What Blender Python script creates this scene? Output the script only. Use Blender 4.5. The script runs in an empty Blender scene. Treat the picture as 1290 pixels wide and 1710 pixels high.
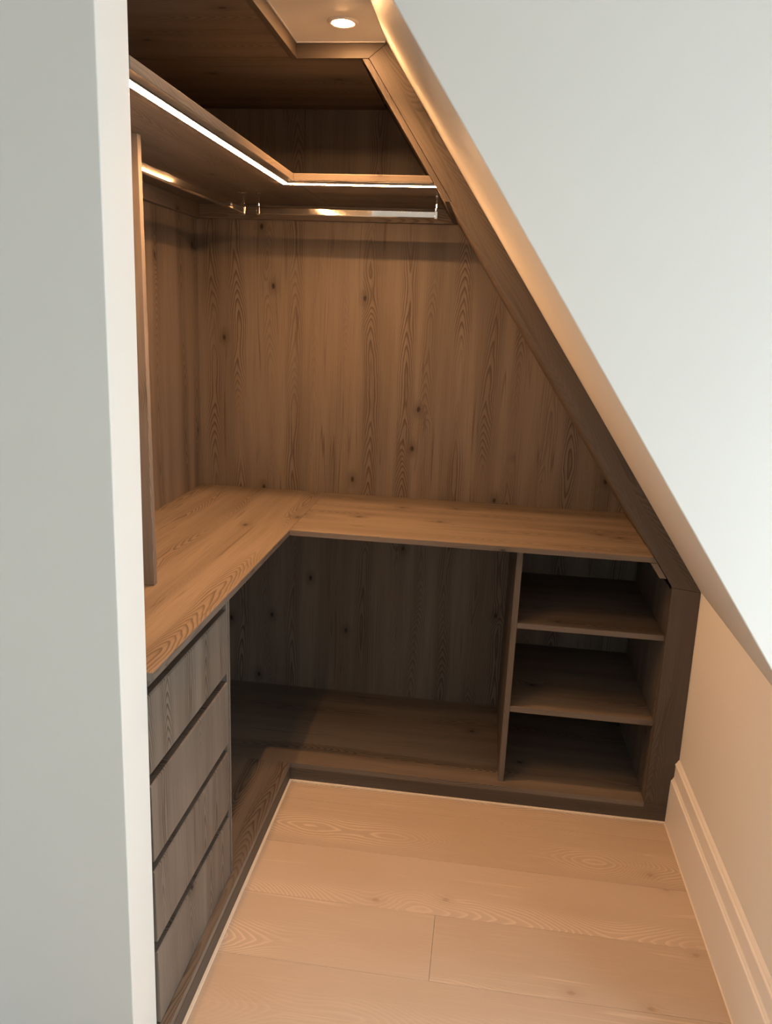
import bpy, bmesh, math, random
from mathutils import Vector, Matrix
random.seed(11)
SC = bpy.context.scene
COL = SC.collection

# ------------------------------------------------------------------ camera
CAM_F, PITCH, ROLL, YAW = 1290.71, -0.2517, 0.0401, -0.1235
cd = bpy.data.cameras.new('camera')
cam = bpy.data.objects.new('camera', cd); COL.objects.link(cam)
cd.sensor_fit = 'HORIZONTAL'; cd.sensor_width = 36.0
cd.lens = CAM_F / 1290.0 * 36.0
cd.clip_start = 0.02
def _cam_matrix():
    sy, cy = math.sin(YAW), math.cos(YAW)
    f0, r0, u0 = Vector((sy, cy, 0)), Vector((cy, -sy, 0)), Vector((0, 0, 1))
    cp, sp = math.cos(PITCH), math.sin(PITCH)
    f = f0 * cp + u0 * sp; u = u0 * cp - f0 * sp
    cr, sr = math.cos(ROLL), math.sin(ROLL)
    r = r0 * cr + u * sr; u2 = u * cr - r0 * sr
    m = Matrix((r, u2, -f)).transposed().to_4x4()
    m.translation = Vector((0.5864, -2.3093, 1.5799))
    return m
cam.matrix_world = _cam_matrix()
SC.camera = cam

# ------------------------------------------------------------------ sky, window light, exposure
w = bpy.data.worlds.new('sky'); SC.world = w; w.use_nodes = True
bg = w.node_tree.nodes['Background']
bg.inputs[0].default_value = (0.90, 0.98, 1.0, 1); bg.inputs[1].default_value = 12.3
WIN = (-2.40, -1.02, 0.30, 1.50)       # window in the right-hand wall of the viewer's room: y0, y1, z0, z1
WX = 2.40
ld = bpy.data.lights.new('window_portal', 'AREA'); ld.shape = 'RECTANGLE'
ld.size, ld.size_y = WIN[3] - WIN[2], WIN[1] - WIN[0]
ld.cycles.is_portal = True
lo = bpy.data.objects.new('window_portal', ld); COL.objects.link(lo)
lo.location = (WX + 0.09, (WIN[0] + WIN[1]) / 2, (WIN[2] + WIN[3]) / 2)
lo.rotation_euler = (0, math.radians(90), 0)
LED_STRENGTH = 222.0
SPOT_WATT = 49.0
WARM = (1.0, 0.50, 0.205)
vs = SC.view_settings
vs.view_transform = 'Standard'; vs.look = 'None'; vs.gamma = 1.0; vs.exposure = 0.0; vs.use_curve_mapping = False

# ------------------------------------------------------------------ helpers
def tag(o, label=None, cat=None, group=None, kind=None):
    if label: o['label'] = label
    if cat: o['category'] = cat
    if group: o['group'] = group
    if kind: o['kind'] = kind
    return o

def empty(name, loc, label, cat, group=None):
    o = bpy.data.objects.new(name, None); COL.objects.link(o)
    o.location = loc; o.empty_display_size = 0.05
    return tag(o, label, cat, group)

class MB:
    """collects faces with metre-true UVs laid along a grain direction"""
    def __init__(s, grain=(0, 0, 1)):
        s.bm = bmesh.new(); s.uv = s.bm.loops.layers.uv.new('UVMap'); s.g = Vector(grain).normalized()
        s.off = (random.uniform(0, 9), random.uniform(0, 9))
    def _uv(s, f):
        f.normal_update(); n = f.normal; g = s.g
        if abs(n.dot(g)) > 0.9:
            g = Vector((0, 0, 1)) if abs(n.z) < 0.9 else Vector((1, 0, 0))
            if abs(n.dot(g)) > 0.9: g = Vector((0, 1, 0))
        a = g.cross(n).normalized()
        for l in f.loops:
            p = l.vert.co
            l[s.uv].uv = (p.dot(a) + s.off[0], p.dot(g) + s.off[1])
    def hexa(s, b, t):
        """b, t: four bottom and four top points, same order"""
        vb = [s.bm.verts.new(p) for p in b]; vt = [s.bm.verts.new(p) for p in t]
        n = len(b)
        fs = [s.bm.faces.new(vb[::-1]), s.bm.faces.new(vt)]
        for i in range(n):
            j = (i + 1) % n
            fs.append(s.bm.faces.new((vb[i], vb[j], vt[j], vt[i])))
        bmesh.ops.recalc_face_normals(s.bm, faces=fs)
        for f in fs: s._uv(f)
        return s
    def box(s, x0, x1, y0, y1, z0, z1):
        q = lambda z: [(x0, y0, z), (x1, y0, z), (x1, y1, z), (x0, y1, z)]
        return s.hexa(q(z0), q(z1))
    def prism_y(s, pts, y0, y1):
        """polygon in x-z, extruded along y"""
        return s.hexa([(x, y0, z) for x, z in pts], [(x, y1, z) for x, z in pts])
    def prism_x(s, pts, x0, x1):
        return s.hexa([(x0, y, z) for y, z in pts], [(x1, y, z) for y, z in pts])
    def revolve(s, prof, c, axis='z', seg=40, closed=False):
        """profile (r, h) round an axis through c"""
        rings = []
        for r, h in prof:
            ring = []
            for i in range(seg):
                a = 2 * math.pi * i / seg
                d = (r * math.cos(a), r * math.sin(a), h)
                if axis == 'y': d = (d[0], d[2], d[1])
                if axis == 'x': d = (d[2], d[0], d[1])
                ring.append(s.bm.verts.new(Vector(c) + Vector(d)))
            rings.append(ring)
        fs = []
        for k in range(len(rings) - 1 + (1 if closed else 0)):
            A, B = rings[k], rings[(k + 1) % len(rings)]
            for i in range(seg):
                j = (i + 1) % seg
                fs.append(s.bm.faces.new((A[i], A[j], B[j], B[i])))
        if not closed:
            fs.append(s.bm.faces.new(rings[0][::-1])); fs.append(s.bm.faces.new(rings[-1]))
        bmesh.ops.recalc_face_normals(s.bm, faces=fs)
        for f in fs: f.smooth = len(f.verts) == 4; s._uv(f)
        return s
    def oval_tube(s, c0, axis, length, ra, rz, seg=36):
        """oval bar from c0 along +axis ('x' or 'y'): ra half width, rz half height"""
        ax = Vector((1, 0, 0)) if axis == 'x' else Vector((0, 1, 0))
        sd = Vector((0, 1, 0)) if axis == 'x' else Vector((1, 0, 0))
        R = []; rc = 0.0042                # flat sides, rounded top and bottom
        for t in (0, length):
            R.append([s.bm.verts.new(Vector(c0) + ax * t + sd * (ra * math.cos(2 * math.pi * i / seg)) + Vector((0, 0, rc * math.sin(2 * math.pi * i / seg) + (rz - rc) * (1 if i < seg // 2 else -1)))) for i in range(seg)])
        fs = [s.bm.faces.new(R[0][::-1]), s.bm.faces.new(R[1])]
        for i in range(seg):
            j = (i + 1) % seg
            f = s.bm.faces.new((R[0][i], R[0][j], R[1][j], R[1][i])); f.smooth = i not in (seg // 2 - 1, seg - 1); fs.append(f)
        bmesh.ops.recalc_face_normals(s.bm, faces=fs)
        for f in fs: s._uv(f)
        return s
    def build(s, name, mat, parent=None, bevel=0.0, seg=2):
        me = bpy.data.meshes.new(name); 
        s.bm.to_mesh(me); s.bm.free()
        me.materials.append(mat)
        o = bpy.data.objects.new(name, me); COL.objects.link(o)
        if parent is not None:
            o.parent = parent
            o.matrix_parent_inverse = Matrix.Translation(parent.location).inverted()
        if bevel:
            m = o.modifiers.new('bevel', 'BEVEL'); m.width = bevel; m.segments = seg; m.limit_method = 'ANGLE'
        return o

def board(name, mat, parent, dims, grain, bevel=0.0009):
    g = {'x': (1, 0, 0), 'y': (0, 1, 0), 'z': (0, 0, 1)}[grain]
    return MB(g).box(*dims).build(name, mat, parent, bevel)

# ------------------------------------------------------------------ materials
class NT:
    def __init__(s, name):
        s.m = bpy.data.materials.new(name); s.m.use_nodes = True
        s.t = s.m.node_tree; s.b = s.t.nodes['Principled BSDF']
    def n(s, typ, **k):
        d = s.t.nodes.new(typ)
        for a, v in k.items(): setattr(d, a, v)
        return d
    def L(s, a, b): s.t.links.new(a, b)
    def put(s, sock, v):
        if hasattr(v, 'is_output'): s.L(v, sock)
        else: sock.default_value = v
    def math(s, op, a, b=None, c=None, clamp=False):
        d = s.n('ShaderNodeMath', operation=op); d.use_clamp = clamp
        for i, v in enumerate((a, b, c)):
            if v is not None: s.put(d.inputs[i], v)
        return d.outputs[0]
    def step(s, v, a, b, lo=0.0, hi=1.0):
        d = s.n('ShaderNodeMapRange', interpolation_type='SMOOTHSTEP')
        s.put(d.inputs[0], v); d.inputs[1].default_value = a; d.inputs[2].default_value = b
        d.inputs[3].default_value = lo; d.inputs[4].default_value = hi
        return d.outputs[0]
    def vec(s, x, y, z=0.0):
        d = s.n('ShaderNodeCombineXYZ')
        for i, v in enumerate((x, y, z)): s.put(d.inputs[i], v)
        return d.outputs[0]
    def noise(s, v, scale=1.0, detail=2.0, rough=0.5):
        d = s.n('ShaderNodeTexNoise', noise_dimensions='3D')
        s.L(v, d.inputs['Vector']); d.inputs['Scale'].default_value = scale
        d.inputs['Detail'].default_value = detail; d.inputs['Roughness'].default_value = rough
        return d.outputs[0]
    def white(s, v):
        d = s.n('ShaderNodeTexWhiteNoise', noise_dimensions='2D'); s.L(v, d.inputs['Vector'])
        return d.outputs['Value']
    def mix(s, f, a, b, mode='MIX'):
        d = s.n('ShaderNodeMix', data_type='RGBA', blend_type=mode)
        s.put(d.inputs[0], f)
        for i, v in ((6, a), (7, b)):
            if isinstance(v, tuple): d.inputs[i].default_value = (*v, 1)
            else: s.L(v, d.inputs[i])
        return d.outputs[2]
    def bump(s, h, strength, dist=0.001):
        d = s.n('ShaderNodeBump'); d.inputs['Strength'].default_value = strength; d.inputs['Distance'].default_value = dist
        s.L(h, d.inputs['Height']); s.L(d.outputs[0], s.b.inputs['Normal'])

def grain_field(N, strip=0.105, ring=0.026, bow=2.6, halfw=0.026):
    """strips of sawn timber: nested arches up the middle of a strip, straight grain beside them, knots"""
    uv = N.n('ShaderNodeUVMap').outputs[0]
    sp = N.n('ShaderNodeSeparateXYZ'); N.L(uv, sp.inputs[0]); u, v = sp.outputs[0], sp.outputs[1]
    A, M, S = (lambda a, b: N.math('ADD', a, b)), (lambda a, b: N.math('MULTIPLY', a, b)), (lambda a, b: N.math('SUBTRACT', a, b))
    q = N.math('DIVIDE', u, strip)
    si = N.math('FLOOR', q); fu = S(N.math('FRACT', q), 0.5)
    r1, r2, r3 = (N.white(N.vec(si, k)) for k in (3.1, 17.7, 41.3))
    wan = N.noise(N.vec(M(si, 7.3), M(v, 1.7)), 1.0, 1.0)
    # knots bend the grain around them
    vo = N.n('ShaderNodeTexVoronoi', voronoi_dimensions='2D', feature='F1')
    kw = M(S(N.noise(N.vec(M(u, 60.0), M(v, 35.0)), 1.0, 2.0), 0.5), 0.03)
    N.L(N.vec(M(u, 5.5), M(v, 3.4)), vo.inputs['Vector']); vo.inputs['Scale'].default_value = 1.0
    ks = N.n('ShaderNodeSeparateColor'); N.L(vo.outputs['Color'], ks.inputs[0])
    on = N.math('GREATER_THAN', ks.outputs[0], 0.60)
    dist = A(vo.outputs['Distance'], kw)
    kn = M(A(N.step(dist, 0.010, 0.050, 0.80, 0.0), N.step(dist, 0.02, 0.17, 0.34, 0.0)), on)
    halo = M(N.step(dist, 0.0, 0.34, 1.0, 0.0), on)
    # x: metres from the heart line of the strip
    x = A(M(S(fu, M(S(r1, 0.5), 0.30)), strip), M(S(wan, 0.5), 0.075))
    x = A(x, M(S(N.noise(N.vec(M(u, 20.0), M(v, 6.0)), 1.0, 2.0), 0.5), 0.016))
    ax = N.math('DIVIDE', N.math('ABSOLUTE', x), halfw)
    slow = N.noise(N.vec(M(si, 3.7), M(v, 1.5)), 1.0, 1.0)
    along = A(M(S(slow, 0.5), 0.75), M(v, 0.30))
    f = A(N.math('DIVIDE', along, ring), M(N.math('POWER', ax, 1.5), bow))
    f = A(f, A(M(S(N.noise(N.vec(M(u, 30.0), M(v, 9.0)), 1.0, 2.0), 0.5), 0.9), M(halo, 2.6)))
    t = N.math('FRACT', f)
    line = M(N.step(t, 0.35, 0.86), N.step(t, 0.90, 1.0, 1.0, 0.0))
    mid = N.math('MAXIMUM', N.step(ax, 0.75, 1.5, 1.0, 0.0), M(halo, 0.8))
    patch = N.step(N.noise(N.vec(M(si, 5.3), M(v, 1.6)), 1.0, 1.0), 0.36, 0.52, 0.15, 1.0)
    own = N.step(r2, 0.12, 0.40, 0.15, 1.0)
    arch = M(M(line, mid), M(patch, own))
    # long straight dark veins between the arches
    ve = N.noise(N.vec(A(M(u, 34.0), M(wan, 1.2)), M(v, 0.7)), 1.0, 1.0)
    vein = M(N.step(N.math('ABSOLUTE', S(ve, 0.5)), 0.0, 0.016, 1.0, 0.0), N.step(N.noise(N.vec(M(u, 9.0), M(v, 2.4)), 1.0, 1.0), 0.45, 0.62))
    line = N.math('MAXIMUM', arch, M(vein, 0.75))
    fib = N.noise(N.vec(M(u, 300.0), M(v, 5.0)), 1.0, 3.0, 0.6)
    return dict(u=u, v=v, line=line, knot=kn, fib=fib, strip=r3, broad=N.noise(N.vec(M(u, 14.0), M(v, 0.8)), 1.0, 2.0))

def wood(name, base, dark, pale=None, rough=0.5, contrast=1.0, strip=0.105):
    N = NT(name); G = grain_field(N, strip=strip)
    c = N.mix(N.step(G['broad'], 0.35, 0.65, 0.0, 1.0), tuple(x * y for x, y in zip(base, (0.84, 0.83, 0.82))), tuple(x * 1.07 for x in base))
    c = N.mix(N.math('MULTIPLY', N.step(G['fib'], 0.42, 0.72), 0.20 * contrast), c, dark)
    c = N.mix(N.math('MULTIPLY', N.step(G['fib'], 0.52, 0.28), 0.14), c, pale or tuple(min(1, x * 1.35) for x in base))
    c = N.mix(N.math('MULTIPLY', G['line'], 0.86 * contrast), c, dark)
    c = N.mix(G['knot'], c, tuple(x * 0.40 for x in dark))
    N.L(c, N.b.inputs['Base Color'])
    N.b.inputs['Roughness'].default_value = rough
    N.b.inputs['Specular IOR Level'].default_value = 0.35
    h = N.math('SUBTRACT', N.math('MULTIPLY', G['fib'], 0.6), N.math('MULTIPLY', G['line'], 0.6))
    N.bump(h, 0.22, 0.0006)
    return N.m

def limed_oak(name):
    N = NT(name); G = grain_field(N, strip=0.215, ring=0.0145, bow=4.2, halfw=0.055)
    oi = N.n('ShaderNodeObjectInfo')
    base = N.mix(oi.outputs['Random'], (0.470, 0.390, 0.315), (0.420, 0.345, 0.272))
    cl = N.noise(N.vec(N.math('MULTIPLY', G['u'], 7.0), N.math('MULTIPLY', G['v'], 2.2)), 1.0, 3.0)
    c = N.mix(N.step(cl, 0.35, 0.75, 0.0, 0.35), base, (0.40, 0.31, 0.235))
    c = N.mix(N.math('MULTIPLY', N.step(G['fib'], 0.5, 0.75), 0.25), c, (0.56, 0.46, 0.36))
    c = N.mix(N.math('MULTIPLY', N.math('POWER', G['line'], 1.6), 0.50), c, (0.70, 0.59, 0.48))
    c = N.mix(N.math('MULTIPLY', G['knot'], 0.40), c, (0.22, 0.15, 0.10))
    N.L(c, N.b.inputs['Base Color'])
    N.b.inputs['Roughness'].default_value = 0.55; N.b.inputs['Specular IOR Level'].default_value = 0.3
    N.bump(N.math('ADD', G['fib'], G['line']), 0.18, 0.0006)
    return N.m

def paint(name, col, rough=0.55):
    N = NT(name)
    tc = N.n('ShaderNodeTexCoord').outputs['Object']
    n1 = N.noise(tc, 2.2, 3.0)
    N.L(N.mix(N.step(n1, 0.3, 0.7, 0.0, 1.0), col, tuple(x * 0.985 for x in col)), N.b.inputs['Base Color'])
    N.b.inputs['Roughness'].default_value = rough; N.b.inputs['Specular IOR Level'].default_value = 0.25
    N.bump(N.noise(tc, 420.0, 2.0), 0.06, 0.0005)
    return N.m

def plain(name, col, rough=0.5, metal=0.0, emit=None, strength=0.0):
    N = NT(name)
    tc = N.n('ShaderNodeTexCoord').outputs['Object']
    n1 = N.noise(tc, 60.0, 2.0)
    N.L(N.mix(n1, col, tuple(x * 0.95 for x in col)), N.b.inputs['Base Color'])
    N.b.inputs['Roughness'].default_value = rough; N.b.inputs['Metallic'].default_value = metal
    if emit:
        N.b.inputs['Emission Color'].default_value = (*emit, 1); N.b.inputs['Emission Strength'].default_value = strength
    return N.m

WOOD = wood('brown_pine', (0.176, 0.147, 0.121), (0.064, 0.046, 0.035))
WOOD_EDGE = wood('brown_pine_edge', (0.168, 0.139, 0.114), (0.085, 0.065, 0.051), contrast=0.8, strip=0.05)
FRAME = wood('dark_brown_pine', (0.094, 0.078, 0.064), (0.046, 0.036, 0.028), contrast=0.8, strip=0.06)
OAK = limed_oak('limed_oak')
WHITE = paint('white_paint', (0.75, 0.75, 0.727))
WHITE_TRIM = paint('satin_white_paint', (0.77, 0.76, 0.735), 0.4)
CHROME = plain('chrome', (0.82, 0.80, 0.77), 0.07, 1.0)
DARK = plain('gap_shade_black', (0.020, 0.017, 0.015), 0.5)  # shade of the drawer gaps, put in as a near-black colour
STEEL = plain('dull_metal', (0.30, 0.28, 0.26), 0.35, 1.0)
CREAM = plain('cream_plastic', (0.72, 0.62, 0.46), 0.4)
CAULK = plain('pale_caulk', (0.74, 0.68, 0.60), 0.7)
LED = plain('led_diffuser', (0.9, 0.9, 0.85), 0.5, 0.0, WARM, LED_STRENGTH)
LENS = plain('lamp_lens', (0.9, 0.9, 0.85), 0.4, 0.0, WARM, 560.0)
LENS_DIM = plain('lamp_lens_dim', (0.9, 0.9, 0.85), 0.4, 0.0, WARM, 40.0)

# ------------------------------------------------------------------ shared measures (metres, floor corner of the plinths at the origin)
XL, YB = -0.506, 0.553                 # inner faces of the left and rear wood panels
YE = -1.030                            # near end of the left run
ZS, ZT = 0.0658, 0.900                 # tops of the base board and worktop
ZSH0, ZSH1 = 1.9357, 1.9547            # upper shelf
ZH0, ZH1 = 2.2478, 2.2848              # head trim
ZC = 2.2885                            # ceiling
YW = -0.8155                           # white wall with the sloping edge
T = 0.018
SLX, SLZ = 1.0144 / 1.4830, 0.8254
def sl(z, off=0.0):                    # x on the roof slope at height z, off metres inside it
    return 0.2537 + (2.2829 - z) * SLX - off / SLZ
SD = (0.5646, 0, -0.8254)              # direction down the slope
KNEE = [(1.2815, 0.0), (1.2681, 0.7999)]

# ------------------------------------------------------------------ the setting
fl = MB((1, 0, 0)).box(-0.7, 2.5, -3.7, 0.70, -0.14, -0.015).build('floor', plain('screed', (0.30, 0.28, 0.26), 0.9))
tag(fl, 'pale limed oak plank floor in front of the dark fitted wardrobe', 'floor', kind='structure')
rows = [0.0]; y = -0.100
while y > -3.58: rows.append(y); y -= 0.218
rows.append(-3.6)
for i in range(len(rows) - 1):
    y1, y0 = rows[i], rows[i + 1]
    cuts = {2: [0.02], 3: [0.545], 4: [1.75], 1: [1.9], 0: [1.5]}.get(i, [random.uniform(0.2, 2.1)])
    if i == 2: cuts = [2.0]
    xs = [-0.04] + cuts + [2.40]
    for a, b in zip(xs[:-1], xs[1:]):
        board('plank', OAK, fl, (a + 0.0003, b - 0.0003, y0 + 0.0003, y1 - 0.0003, -0.015, 0.0), 'x', 0.0008)

c = MB().box(-0.7, 2.5, -3.7, 0.70, ZC, ZC + 0.1).build('ceiling', WHITE)
tag(c, 'flat white ceiling with a round recessed downlight', 'ceiling', kind='structure')
o = MB().box(-0.62, 1.5, YB + 0.026, YB + 0.126, 0.0, ZC).build('wall_back', WHITE)
tag(o, 'plain wall behind the rear wood panel of the wardrobe', 'wall', kind='structure')
o = MB().box(-0.64, XL - 0.026, -1.029, YB + 0.026, 0.0, ZC).build('wall_alcove', WHITE)
tag(o, 'plain wall behind the left wood panel of the wardrobe', 'wall', kind='structure')
# knee wall and raking ceiling on the right
YK = -0.95
o = MB().hexa([(KNEE[0][0], YK, 0), (1.42, YK, 0), (1.42, YB + 0.026, 0), (KNEE[0][0], YB + 0.026, 0)],
              [(KNEE[1][0], YK, 0.7999), (1.42, YK, 0.7999), (1.42, YB + 0.026, 0.7999), (KNEE[1][0], YB + 0.026, 0.7999)]).build('wall_right', WHITE)
tag(o, 'low white knee wall under the roof slope, warmly lit', 'wall', kind='structure')
zt = ZC
o = MB(SD).prism_y([(sl(0.7999), 0.7999), (sl(zt), zt), (sl(zt) + 0.09, zt), (sl(0.7999) + 0.09, 0.7999)], YW + 0.012, YB + 0.026).build('ceiling_slope', WHITE)
tag(o, 'white sloping soffit running back beside the wardrobe trim', 'ceiling', kind='structure')
e = -0.0006
o = MB().prism_y([(sl(0.80, -e), 0.80), (sl(ZC, -e), ZC), (2.4, ZC), (2.4, 0.0), (1.4205, 0.0), (1.4205, 0.8002), (1.2700, 0.8002)], YW, YW + 0.0115).build('wall_front', WHITE, None, 0.003)
tag(o, 'bright white wall with a long diagonal lower edge', 'wall', kind='structure')
# left wall: its long face looks at the viewer, its narrow end closes the drawers
def xn(z): return -0.0293 + 0.0125 * z
YG = -1.137
o = MB().hexa([(-0.7, YG, 0), (xn(0), YG, 0), (xn(0), -1.0312, 0), (-0.7, -1.0312, 0)],
              [(-0.7, YG, ZC), (xn(ZC), YG, ZC), (xn(ZC), -1.0312, ZC), (-0.7, -1.0312, ZC)]).build('wall_left', WHITE, None, 0.002)
tag(o, 'grey-white wall on the left with a brighter narrow end face', 'wall', kind='structure')
# the room the viewer stands in, with its window on the right
o = MB().box(-0.8, -0.7, -3.6, -1.0312, 0, ZC).build('wall_far_left', WHITE)
tag(o, 'plain white far left wall of the viewer\'s room', 'wall', kind='structure')
o = MB().box(-0.8, 2.5, -3.7, -3.6, 0, ZC).build('wall_rear', WHITE)
tag(o, 'plain white wall behind the viewer', 'wall', kind='structure')
m = MB()
y0, y1, z0, z1 = WIN
m.box(WX, WX + 0.1, -3.6, y0, 0, ZC); m.box(WX, WX + 0.1, y1, YW + 0.0115, 0, ZC); m.box(WX, WX + 0.1, y0, y1, 0, z0); m.box(WX, WX + 0.1, y0, y1, z1, ZC)
o = m.build('wall_far_right', WHITE)
tag(o, 'white side wall with the daylight window, right of the viewer', 'wall', kind='structure')
m = MB()
for a in ((y0, y0 + .05, z0, z1), (y1 - .05, y1, z0, z1), (y0 + .05, y1 - .05, z0, z0 + .05), (y0 + .05, y1 - .05, z1 - .05, z1), ((y0 + y1) / 2 - .02, (y0 + y1) / 2 + .02, z0 + .05, z1 - .05)):
    m.box(WX + 0.03, WX + 0.08, a[0], a[1], a[2], a[3])
o = m.build('window_1', WHITE_TRIM)
tag(o, 'white casement window in the side wall, right of the viewer', 'window', kind='structure')
# skirting on the knee wall
prof = [(1.2600, 0.0005), (1.2600, 0.1560), (1.2606, 0.1590), (1.2640, 0.1612), (1.2646, 0.1640), (1.2676, 0.1690),
        (1.2682, 0.1725), (1.2682, 0.2120), (1.2664, 0.2140), (1.2660, 0.2175), (1.2676, 0.2205), (1.2700, 0.2220), (1.2722, 0.2275),
        (1.2772, 0.2345), (1.2774, 0.2350), (1.2812, 0.0005)]
o = MB((0, 1, 0)).prism_y(prof, YK, -0.0015).build('baseboard_right', WHITE_TRIM)
tag(o, 'tall moulded white baseboard along the knee wall', 'baseboard', kind='structure')
# pale sealant beads
o = MB().box(0.0012, 0.0085, YE, -0.0015, 0.0002, 0.004).build('trim_2', CAULK)
tag(o, 'thin pale bead between floor and left plinth', 'trim', kind='structure')
o = MB().box(0.0085, 1.2592, -0.0085, -0.0008, 0.0002, 0.004).build('trim_3', CAULK)
tag(o, 'thin pale bead between floor and rear plinth', 'trim', kind='structure')
o = MB().box(1.2562, 1.2598, YK, -0.009, 0.0002, 0.003).build('trim_4', CAULK)
tag(o, 'thin pale bead between floor and moulded baseboard', 'trim', kind='structure')

# ------------------------------------------------------------------ wood lining of the alcove
lin = empty('wardrobe_carcass', (-0.25, 0.5, 0.0), 'dark brown pine wardrobe carcass lining the alcove, framed along the slope', 'wardrobe')
board('side_panel', WOOD, lin, (XL - T, XL, YE + 0.001, YB + T, 0.0, 2.2665), 'z', 0)
bpz = [(XL + 0.0003, 0.0), (1.21, 0.0), (1.21, 0.80), (sl(2.2665, 0.03), 2.2665), (XL + 0.0003, 2.2665)]
MB().prism_y(bpz, YB, YB + T).build('back_panel', WOOD, lin)
board('top_panel', WOOD, lin, (XL + 0.0005, 0.001, YE + 0.001, -0.0005, ZH0 + 0.0012, ZH0 + 0.0172), 'x', 0.0008)
zz0, zz1 = ZH0 + 0.0012, ZH0 + 0.0172
MB((1, 0, 0)).prism_y([(XL + 0.0005, zz0), (sl(zz0, 0.08), zz0), (sl(zz1, 0.08), zz1), (XL + 0.0005, zz1)], 0.0185, YB - 0.0003).build('top_panel', WOOD, lin, 0.0008)
board('top_panel', WOOD, lin, (XL + 0.0005, -0.0165, 0.0003, 0.0180, zz0, zz1), 'x', 0)
ZN = 1.8875
def rake(z0, z1, o0, o1): return [(sl(z0, o1), z0), (sl(z0, o0), z0), (sl(z1, o0), z1), (sl(z1, o1), z1)]
MB(SD).prism_y(rake(ZN, 2.2470, 0.0625, 0.0775), 0.0006, YB - 0.0005).build('sloping_panel', FRAME, lin, 0.0008)
MB(SD).prism_y(rake(0.9003, ZN - 0.0006, 0.0480, 0.0665), 0.0186, YB - 0.0005).build('sloping_panel', WOOD, lin, 0.0008)
MB(SD).prism_y(rake(0.835, 0.8810, 0.0675, 0.0842), 0.0006, YB - 0.0005).build('sloping_panel', WOOD, lin, 0.0008)

# ------------------------------------------------------------------ face frame: head trim, raking trim, stile
fr = lin
board('head_trim', FRAME, fr, (-0.016, 0.002, YE, 0.0, ZH0, ZH1), 'y')
MB((1, 0, 0)).prism_y([(-0.016, ZH0), (sl(ZH0, 0.0615) - 0.0004, ZH0), (sl(ZH1) - 0.0014, ZH1), (-0.016, ZH1)], 0.0, 0.018).build('head_trim', FRAME, fr, 0.0009)
pts = [(sl(ZH0, 0.0615), ZH0), (sl(ZN, 0.0615), ZN), (sl(ZN, 0.0668), ZN), (1.1830, 0.8085), (1.2681, 0.7999), (sl(ZH1) - 0.0010, ZH1)]
MB(SD).prism_y(pts, 0.0, 0.018).build('raking_trim', FRAME, fr, 0.0012)
MB().prism_y([(1.1885, ZS + 0.0004), (1.2804, ZS + 0.0004), (1.2678, 0.7993), (1.1832, 0.8079)], 0.0, 0.018).build('stile', FRAME, fr, 0.0012)
cb = MB()
cb.box(0.002, sl(ZC) - 0.004, -0.003, 0.012, ZH1 + 0.0004, ZC - 0.0003); cb.box(-0.012, 0.005, YE, -0.003, ZH1 + 0.0004, ZC - 0.0003)
o = cb.build('trim_5', WHITE_TRIM); tag(o, 'fine white shadow bead between ceiling and wooden head trim', 'trim', kind='structure')

# ------------------------------------------------------------------ base platform
bp = empty('base_platform', (0.0, 0.0, 0.0), 'low L-shaped dark wood base with plinth along the floor', 'platform')
board('base_board', WOOD, bp, (XL + 0.0005, -0.0002, YE, 0.0010, ZS - T, ZS), 'y')
MB((1, 0, 0)).box(XL + 0.0005, 1.1880, 0.0016, YB - 0.0005, ZS - T, ZS).build('base_board', WOOD, bp, 0.0009)
board('plinth', FRAME, bp, (-0.0175, 0.0005, YE, 0.0012, 0.0, ZS - T - 0.0004), 'y')
board('plinth', FRAME, bp, (0.0007, 1.2803, -0.0005, 0.0175, 0.0, ZS - T - 0.0004), 'x')
board('plinth_rail', FRAME, bp, (1.1884, 1.2800, -0.0002, 0.0178, ZS - T, ZS), 'x', 0.0004)

# ------------------------------------------------------------------ worktop
wt = empty('worktop', (0.0, 0.2, ZT - T), 'L-shaped brown pine worktop above drawers and open niche', 'worktop')
board('worktop_board', WOOD, wt, (XL + 0.0005, -0.0080, YE, YB - 0.0005, ZT - T, ZT), 'y', 0.0011)
p = [(-0.0074, ZT - T), (sl(ZT - T, 0.0672), ZT - T), (sl(ZT, 0.0672), ZT), (-0.0074, ZT)]
MB((1, 0, 0)).prism_y(p, 0.0, YB - 0.0005).build('worktop_board', WOOD, wt, 0.0011)

b1, b2 = [o for o in wt.children]
def band(parent, root, dims, grain):
    o = board('edge_band', WOOD_EDGE, root, dims, grain, 0.0003)
    o.parent = parent; o.matrix_parent_inverse = Matrix.Identity(4)
    return o
band(b1, wt, (-0.0078, -0.0067, YE, -0.0002, ZT - T + 0.0008, ZT - 0.0009), 'y')
band(b2, wt, (-0.0065, sl(ZT - T, 0.0672) - 0.016, -0.0012, -0.0002, ZT - T + 0.0008, ZT - 0.0009), 'x')

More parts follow.
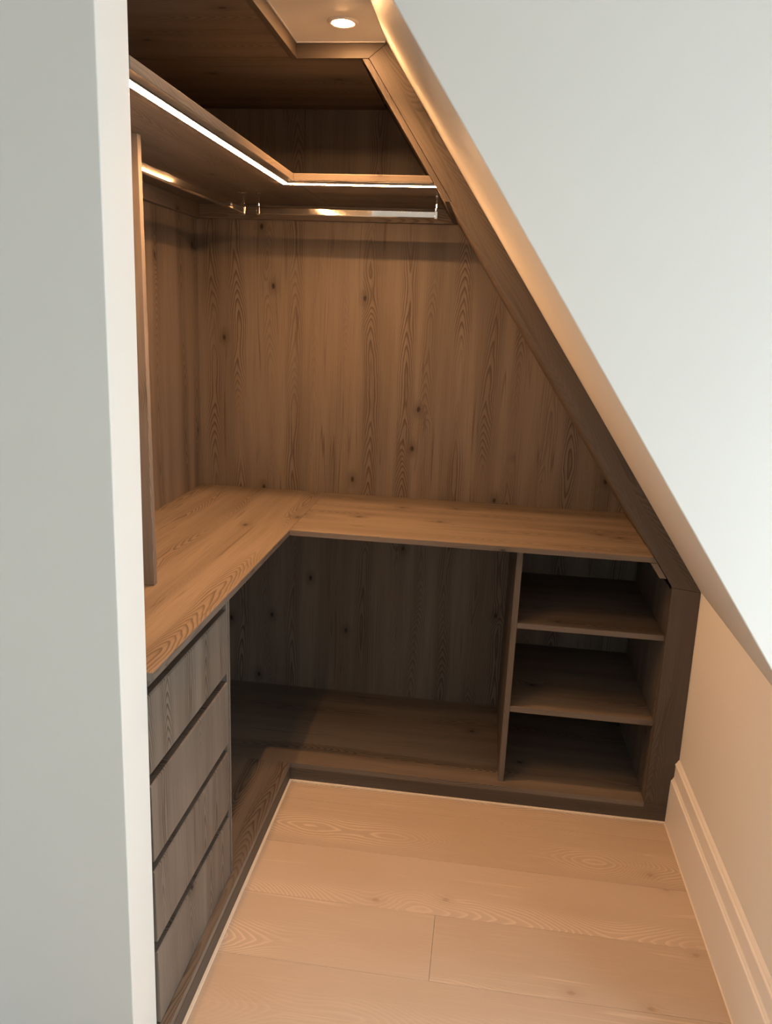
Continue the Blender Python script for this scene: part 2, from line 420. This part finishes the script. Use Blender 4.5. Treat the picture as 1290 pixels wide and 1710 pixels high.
# ------------------------------------------------------------------ drawer unit
du = empty('drawer_unit', (-0.25, -0.8, ZS), 'dark wood unit of four handleless drawers under the left worktop', 'drawers')
XD = -0.0205
ztop = ZT - T - 0.0005
board('end_panel', WOOD, du, (XL + 0.001, XD, -0.5560, -0.5465, ZS + 0.0004, ztop), 'z')
board('end_panel', WOOD, du, (XL + 0.001, XD - 0.002, -0.5665, -0.5565, ZS + 0.0004, ztop), 'z')
board('end_panel', WOOD, du, (XL + 0.001, -0.0415, YE + 0.001, YE + 0.018, ZS + 0.0004, ztop), 'z')
board('top_rail', WOOD_EDGE, du, (XD - 0.024, XD - 0.006, YE + 0.019, -0.5672, 0.8595, ztop), 'y')
fronts = [(0.6775, 0.8460), (0.4755, 0.6510), (0.2790, 0.4520), (0.0685, 0.2528)]
for i, (a, b) in enumerate(fronts):
    d = MB()
    y0, y1 = YE + 0.002, -0.5680
    q = [(XD - T, a), (XD - 0.0012, a), (XD, a + 0.0012), (XD, b - 0.0035), (XD - 0.0035, b), (XD - T, b)]
    d.prism_y(q, y0, y1)
    d = d.build('drawer', WOOD, du, 0.0006)
    bx = MB((0, 1, 0))
    y0, y1 = YE + 0.03, -0.585
    bx.box(-0.47, XD - T - 0.0005, y0, y0 + 0.014, a + 0.012, b - 0.055); bx.box(-0.47, XD - T - 0.0005, y1 - 0.014, y1, a + 0.012, b - 0.055)
    bx.box(-0.484, -0.4702, y0, y1, a + 0.012, b - 0.055); bx.box(-0.4698, XD - T - 0.0005, y0 + 0.0142, y1 - 0.0142, a + 0.014, a + 0.022)
    k = bx.build('drawer_box', WOOD, None)
    k.parent = d
    top = fronts[i - 1][0] + 0.012 if i else 0.8585
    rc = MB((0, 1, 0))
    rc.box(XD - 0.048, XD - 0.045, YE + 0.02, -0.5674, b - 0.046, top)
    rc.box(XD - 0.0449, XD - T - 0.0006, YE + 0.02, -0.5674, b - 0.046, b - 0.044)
    rc.build('gap_shade', DARK, du)  # near-black L-strip added behind the gap to stand in for its shadow

# ------------------------------------------------------------------ cubby shelves on the right
cu = empty('shelf_unit', (0.95, 0.3, ZS), 'dark open cubby with two shelves under the right worktop', 'shelves')
YF = 0.0313
dv = board('divider', WOOD, cu, (0.7133, 0.7322, YF, YB - 0.0005, ZS + 0.0004, ztop), 'z')
s1 = board('shelf', WOOD, cu, (0.7326, 1.1878, YF + 0.0005, YB - 0.0006, 0.6205, 0.6395), 'x')
s2 = board('shelf', WOOD, cu, (0.7326, 1.1878, YF + 0.0005, YB - 0.0006, 0.3255, 0.3460), 'x')
band(dv, cu, (0.7141, 0.7314, YF - 0.001, YF, ZS + 0.0006, ztop), 'z')
band(s1, cu, (0.7327, 1.1877, YF - 0.0006, YF + 0.0005, 0.6213, 0.6387), 'x')
band(s2, cu, (0.7327, 1.1877, YF - 0.0006, YF + 0.0005, 0.3263, 0.3452), 'x')
MB().prism_y([(1.1884, ZS + 0.0004), (1.2060, ZS + 0.0004), (1.2060, 0.775), (1.1884, 0.790)], 0.0186, YB - 0.0005).build('side_panel', WOOD, cu)

# ------------------------------------------------------------------ upper shelf with its lights and rails
us = empty('upper_shelf', (-0.1, 0.2, ZSH0), 'L-shaped dark wood high shelf with warm light strip under its edge', 'shelf')
board('shelf_board', WOOD_EDGE, us, (XL + 0.0005, -0.0047, YE, YB - 0.0005, ZSH0, ZSH1), 'y', 0.0012)
p = [(-0.0043, ZSH0), (sl(ZSH0, 0.0782), ZSH0), (sl(ZSH1, 0.0782), ZSH1), (-0.0043, ZSH1)]
MB((1, 0, 0)).prism_y(p, 0.0, YB - 0.0005).build('shelf_board', WOOD_EDGE, us, 0.0012)
MB((1, 0, 0)).prism_y([(XL + 0.0185, 1.8868), (sl(1.8868, 0.0785), 1.8868), (sl(ZSH0 - 0.0005, 0.0785), ZSH0 - 0.0005), (XL + 0.0185, ZSH0 - 0.0005)], YB - T, YB - 0.0006).build('batten', WOOD, us, 0.0008)
board('batten', WOOD, us, (XL + 0.0006, XL + T, -0.5605, YB - 0.0006, 1.8868, ZSH0 - 0.0005), 'y', 0.0008)

up = empty('upright_panel', (-0.35, -0.571, ZT), 'tall dark wood upright standing on the left worktop near its end', 'panel')
board('upright_board', WOOD, up, (XL + 0.0006, -0.2025, -0.5800, -0.5615, ZT + 0.0004, ZSH0 - 0.0004), 'z', 0.0012)

def led(dims, label, diff):
    x0, x1, y0, y1 = dims
    z1 = ZSH0 - 0.0003
    t = empty('led_strip', ((x0 + x1) / 2, (y0 + y1) / 2, z1), label, 'light', 'LED strips under the upper shelf')
    m = MB()
    if x1 - x0 < y1 - y0:
        m.box(x0, x0 + 0.002, y0, y1, z1 - 0.004, z1); m.box(x1 - 0.002, x1, y0, y1, z1 - 0.004, z1); m.box(x0 + 0.002, x1 - 0.002, y0, y1, z1 - 0.001, z1)
    else:
        m.box(x0, x1, y0, y0 + 0.002, z1 - 0.004, z1); m.box(x0, x1, y1 - 0.002, y1, z1 - 0.004, z1); m.box(x0, x1, y0 + 0.002, y1 - 0.002, z1 - 0.001, z1)
    m.build('channel', STEEL, t)
    MB().box(*diff, z1 - 0.0048, z1 - 0.0014).build('diffuser', LED, t)
led((-0.0475, -0.0265, YE + 0.001, 0.0260), 'long glowing warm light strip under the left run of the high shelf', (-0.0452, -0.0288, YE + 0.001, 0.0260))
led((-0.0475, 0.4010, 0.0265, 0.0475), 'short glowing warm light strip under the rear run of the high shelf', (-0.0452, 0.4010, 0.0288, 0.0452))

ZR, RZ, RA = 1.8790, 0.0118, 0.0075
def rail(axis, c0, length, label, ends):
    t = empty('hanging_rail', c0, label, 'rail', 'chrome hanging rails under the upper shelf')
    MB().oval_tube(c0, axis, length, RA, RZ).build('tube', CHROME, t)
    for e in ends:
        s = 1 if e == 0 else -1
        q = Vector(c0) + (Vector((1, 0, 0)) if axis == 'x' else Vector((0, 1, 0))) * (0.0 if e == 0 else length)
        ax = Vector((1, 0, 0)) if axis == 'x' else Vector((0, 1, 0))
        st = q - ax * 0.0035 if e == 0 else q - ax * 0.0055
        cup = MB().oval_tube(st, axis, 0.009, RA + 0.0022, RZ + 0.0022).build('bracket', CHROME, t, 0.0006)
        m = MB()
        zz = ZR + RZ + 0.0018
        mid = st + ax * 0.0045
        def bx(hx, hs, za, zb):
            if axis == 'x': m.box(mid.x - hx, mid.x + hx, mid.y - hs, mid.y + hs, za, zb)
            else: m.box(mid.x - hs, mid.x + hs, mid.y - hx, mid.y + hx, za, zb)
        bx(0.0022, 0.0050, zz, zz + 0.018); bx(0.0016, 0.0030, zz + 0.018, ZSH0 - 0.005)
        bx(0.0040, 0.0085, ZSH0 - 0.0050, ZSH0 - 0.0026)
        bx(0.0035, 0.0150, ZSH0 - 0.0026, ZSH0 - 0.0003)
        sd = Vector((0, 1, 0)) if axis == 'x' else Vector((1, 0, 0))
        k = m.build('hanger', CHROME, None, 0.0005); k.parent = cup
        k.matrix_parent_inverse = Matrix.Identity(4)
    return t
rail('x', (-0.1775, 0.2355, ZR), 0.5685, 'chrome hanging rail along the rear run below the high shelf', (0, 1))
rail('y', (-0.2280, -0.5610, ZR), 0.7930, 'chrome hanging rail along the left run, partly hidden by the upright', (1,))

# ------------------------------------------------------------------ downlights and small fittings
def downlight(x, y, label, beam, watt, lens):
    t = empty('downlight', (x, y, ZC), label, 'downlight', 'recessed ceiling downlights')
    MB().revolve([(0.0230, -0.0002), (0.0250, -0.0030), (0.0300, -0.0046), (0.0370, -0.0036), (0.0395, -0.0008), (0.0395, -0.0002)], (x, y, ZC), closed=True).build('bezel', WHITE_TRIM, t)
    MB().revolve([(0.0228, -0.0004), (0.0222, -0.0050), (0.0150, -0.0066), (0.0060, -0.0072)], (x, y, ZC)).build('lens', lens, t)
    l = bpy.data.lights.new('downlight_lamp', 'SPOT'); l.energy = watt; l.color = WARM
    l.spot_size = math.radians(beam); l.spot_blend = 0.75; l.shadow_soft_size = 0.016
    k = bpy.data.objects.new('downlight_lamp', l); COL.objects.link(k)
    k.location = (0, 0, -0.026); k.parent = t
downlight(0.158, -0.146, 'round recessed ceiling downlight glowing warm above the wardrobe corner', 120, SPOT_WATT, LENS)
downlight(0.043, -0.800, 'second recessed ceiling downlight nearer the viewer above the entrance', 84, SPOT_WATT * 0.30, LENS_DIM)

bu = MB().revolve([(0.0052, 0.0), (0.0052, 0.002), (0.0045, 0.0042), (0.0026, 0.0056), (0.0008, 0.0060)], (-0.0300, -0.5463, 0.0775), axis='y', seg=20).build('bumper', CREAM)
tag(bu, 'tiny cream plastic stud low on the end panel beside the drawers', 'stud')
